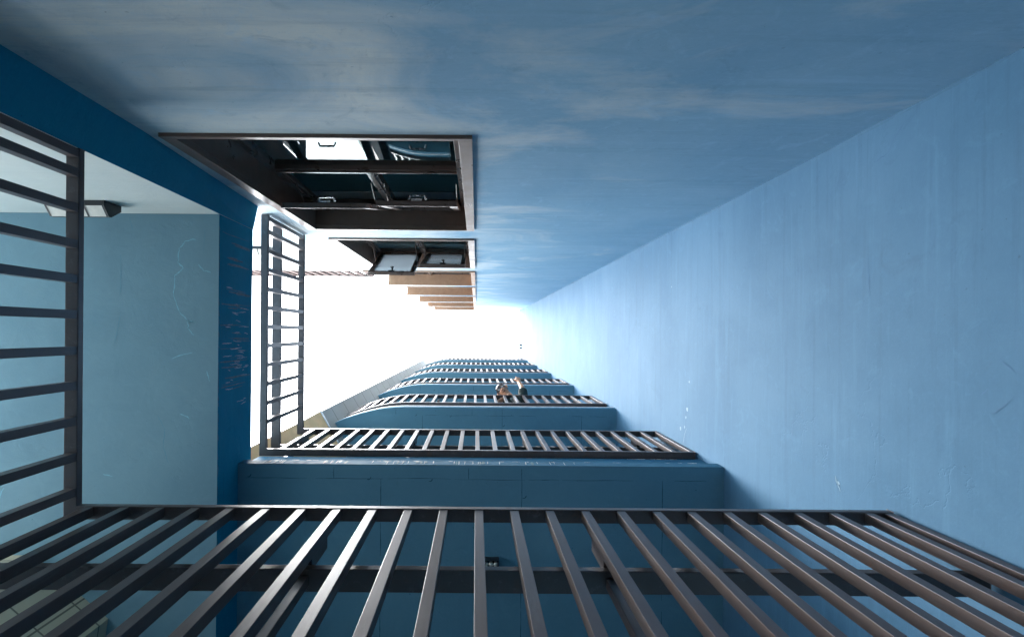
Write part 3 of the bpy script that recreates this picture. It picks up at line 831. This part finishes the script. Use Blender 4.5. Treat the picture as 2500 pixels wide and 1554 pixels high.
zf = Z(2.375)      # reference height; the balcony floor is Z(2.335)
px, py = 262*U, 470*U
pr = thing('person', (px, py, Z(2.335)), 'person in a dark short sleeved shirt leaning over the railing and waving', 'person')
V = Vector
rail_y = YRB; rz = Z(2.765) + .034
pelvis = V((px + .02, py + .14, zf + .90)); chest = V((px + .0, py + .03, zf + 1.20)); neckb = V((px - .045, rail_y + .075, zf + 1.34)); neck = V((px - .10, rail_y + .025, zf + 1.37))
lsh = V((px - .19, rail_y + .10, zf + 1.27)); rsh = V((px + .12, rail_y + .06, zf + 1.33))
relb = V((px + .120, rail_y - .075, zf + 1.40)); rwr = V((px + .088, rail_y - .14, zf + 1.58))
lelb = V((px - .27, rail_y + .10, zf + 1.06)); lwr = V((px - .16, rail_y + .045, rz + .02 - .03))
headc = V((px - .175, rail_y - .035, zf + 1.42))
lh, rh = V((px - .07, py + .15, zf + .86)), V((px + .11, py + .15, zf + .86))
lk, rk = V((px - .09, py + .10, zf + .40)), V((px + .13, py + .10, zf + .40))
la, ra = V((px - .09, py + .13, zf + .055)), V((px + .13, py + .16, zf + .055))
la.z = ra.z = Z(2.335) + .045; lk.z = rk.z = zf + .40; lt_, rt_ = la + V((0, -.13, -.012)), ra + V((0, -.13, -.012))
base = Vector(pr.location)
verts = [pelvis, (pelvis + chest) / 2, chest, neckb, neck, lsh, lelb, lwr, rsh, relb, rwr, lh, lk, la, lt_, rh, rk, ra, rt_]
edges = [(0,1),(1,2),(2,3),(3,4),(2,5),(5,6),(6,7),(2,8),(8,9),(9,10),(0,11),(11,12),(12,13),(13,14),(0,15),(15,16),(16,17),(17,18)]
rad = [.13, .12, .135, .075, .052, .062, .042, .028, .066, .046, .030, .085, .055, .038, .03, .085, .055, .038, .03]
# head and neck continue the same surface; the right hand with five fingers grows from the wrist
hd = headc - neck
verts += [headc - hd * .25, headc + hd * .35]; edges += [(4, 19), (19, 20)]; rad += [(.072, .082), (.078, .092)]
hn = (rwr - relb).normalized(); sdv = V((1, .25, 0)).normalized(); pal = rwr + hn * .05 + V((0, -.01, .02))
i_w = 10; ip = len(verts); verts += [pal]; edges += [(i_w, ip)]; rad += [(.030, .024)]
for q, (sx, ln) in enumerate(((-.034, .070), (-.011, .080), (.011, .074), (.032, .056))):
    k0 = len(verts); f0_ = pal + sdv * sx + hn * .030; f1 = f0_ + hn * ln * .45 + V((0, -.006, .012)); f2 = f1 + hn * ln * .18 + V((0, -.030, -.008))
    verts += [f0_, f1, f2]; edges += [(ip, k0), (k0, k0+1), (k0+1, k0+2)]; rad += [.0115, .0105, .0085]
k0 = len(verts); t0 = pal - sdv * .034 - hn * .012; t1 = t0 - sdv * .026 + hn * .022; t2 = t1 - sdv * .010 + hn * .026
verts += [t0, t1, t2]; edges += [(ip, k0), (k0, k0+1), (k0+1, k0+2)]; rad += [.014, .012, .0095]
# left hand resting on the rail
k0 = len(verts); lp_ = lwr + V((.05, -.02, .0)); verts += [lp_]; edges += [(7, k0)]; rad += [(.026, .02)]
for sx in (-.03, -.01, .01, .03):
    k1 = len(verts); verts += [lp_ + V((.03, sx, .0)), lp_ + V((.06, sx * 1.2 - .005, -.012))]; edges += [(k0, k1), (k1, k1+1)]; rad += [.0105, .009]
k1 = len(verts); verts += [lp_ + V((.0, -.035, -.005)), lp_ + V((.02, -.05, -.015))]; edges += [(k0, k1), (k1, k1+1)]; rad += [.012, .0095]
skin_mesh('body', verts, edges, rad, M['skin'], pr, base, 2)
# clothes
skin_mesh('shirt', [pelvis + V((0, 0, -.02)), (pelvis + chest) / 2, chest, neckb - V((0, -.01, .01)), lsh, lsh + (lelb - lsh) * .75, rsh, rsh + (relb - rsh) * 1.12],
          [(0,1),(1,2),(2,3),(2,4),(4,5),(2,6),(6,7)], [.148, .142, .150, .075, .080, .065, .088, .066], M['shirt'], pr, base)
skin_mesh('waistcoat', [(pelvis*.8 + chest*.2), (pelvis + chest) / 2, chest + V((-.01, -.01, -.01)), lsh + V((.05, -.005, -.01))], [(0,1),(1,2),(2,3)], [.150, .150, .164, .082], M['vest'], pr, base)
skin_mesh('trousers', [pelvis, lh, lk, la + V((0, 0, .03)), rh, rk, ra + V((0, 0, .03))], [(0,1),(1,2),(2,3),(0,4),(4,5),(5,6)], [.14, .098, .068, .055, .098, .068, .055], M['trousers'], pr, base)
# face: looks down to the camera
fdir = (V((0, 0, ZC)) - headc).normalized(); fdir = (fdir + V((-.15, -.25, 0))).normalized()
upd = (hd.normalized() - fdir * hd.normalized().dot(fdir)).normalized(); rt = upd.cross(fdir)
b = MB(); hc = headc + hd * .12
b.tube([hc + fdir*.078 + upd*.012, hc + fdir*.104 - upd*.018, hc + fdir*.080 - upd*.022], [.008, .014, .008], 8)
b.build('nose', M['skin'], pr, loc=hc, smooth=True)
for s in (-1, 1):
    b = MB(); e0 = hc + fdir*.080 + upd*.022 + rt*s*.032
    b.tube([e0 - rt*.012, e0 + fdir*.004, e0 + rt*.012], [.004, .008, .004], 8); b.build('eye', M['white_tube'], pr, loc=e0, smooth=True)
    b = MB(); e1 = hc + rt*s*.083 - upd*.002
    b.tube([e1 + upd*.028, e1 + rt*s*.012 + upd*.01, e1 - upd*.028], [.008, .014, .009], 8); b.build('ear', M['skin'], pr, loc=e1, smooth=True)
b = MB(); mo = hc + fdir*.082 - upd*.048; b.tube([mo - rt*.024, mo + fdir*.004, mo + rt*.024], [.003, .006, .003], 8); b.build('mouth', M['slat'], pr, loc=mo, smooth=True)
b = MB()
for s in (-1, 1):
    e0 = hc + fdir*.096 + upd*.022 + rt*s*.034
    b.tube([e0 + (rt*math.cos(t*math.pi/6) * .026 + upd*math.sin(t*math.pi/6) * .020) for t in range(13)], .003, 6)
    b.tube([e0 + rt*s*.026, hc + rt*s*.088 + upd*.02], .003, 6)
b.tube([hc + fdir*.1 + upd*.024 - rt*.009, hc + fdir*.1 + upd*.024 + rt*.009], .003, 6)
b.build('glasses', M['black'], pr, loc=hc)
# hair shell over crown and back of the head
bm = bmesh.new(); bmesh.ops.create_icosphere(bm, subdivisions=3, radius=1)
rm = Matrix((rt, upd, fdir)).transposed()
dele = []
for v in bm.verts:
    c = v.co.copy()
    if c.z > .12 and c.y < .55: dele.append(v)
    elif c.y < -.45: dele.append(v)
    f = 1 + random.uniform(-.03, .05); v.co = rm @ Vector((c.x*.083*f, c.y*.108*f, c.z*.088*f)) + (hc + upd*.008 - fdir*.012) - base
bmesh.ops.delete(bm, geom=dele, context='VERTS')
me = bpy.data.meshes.new('hair'); bm.to_mesh(me); bm.free(); me.materials.append(M['hair'])
for p in me.polygons: p.use_smooth = True
o = bpy.data.objects.new('hair', me); COL.objects.link(o); o.parent = pr
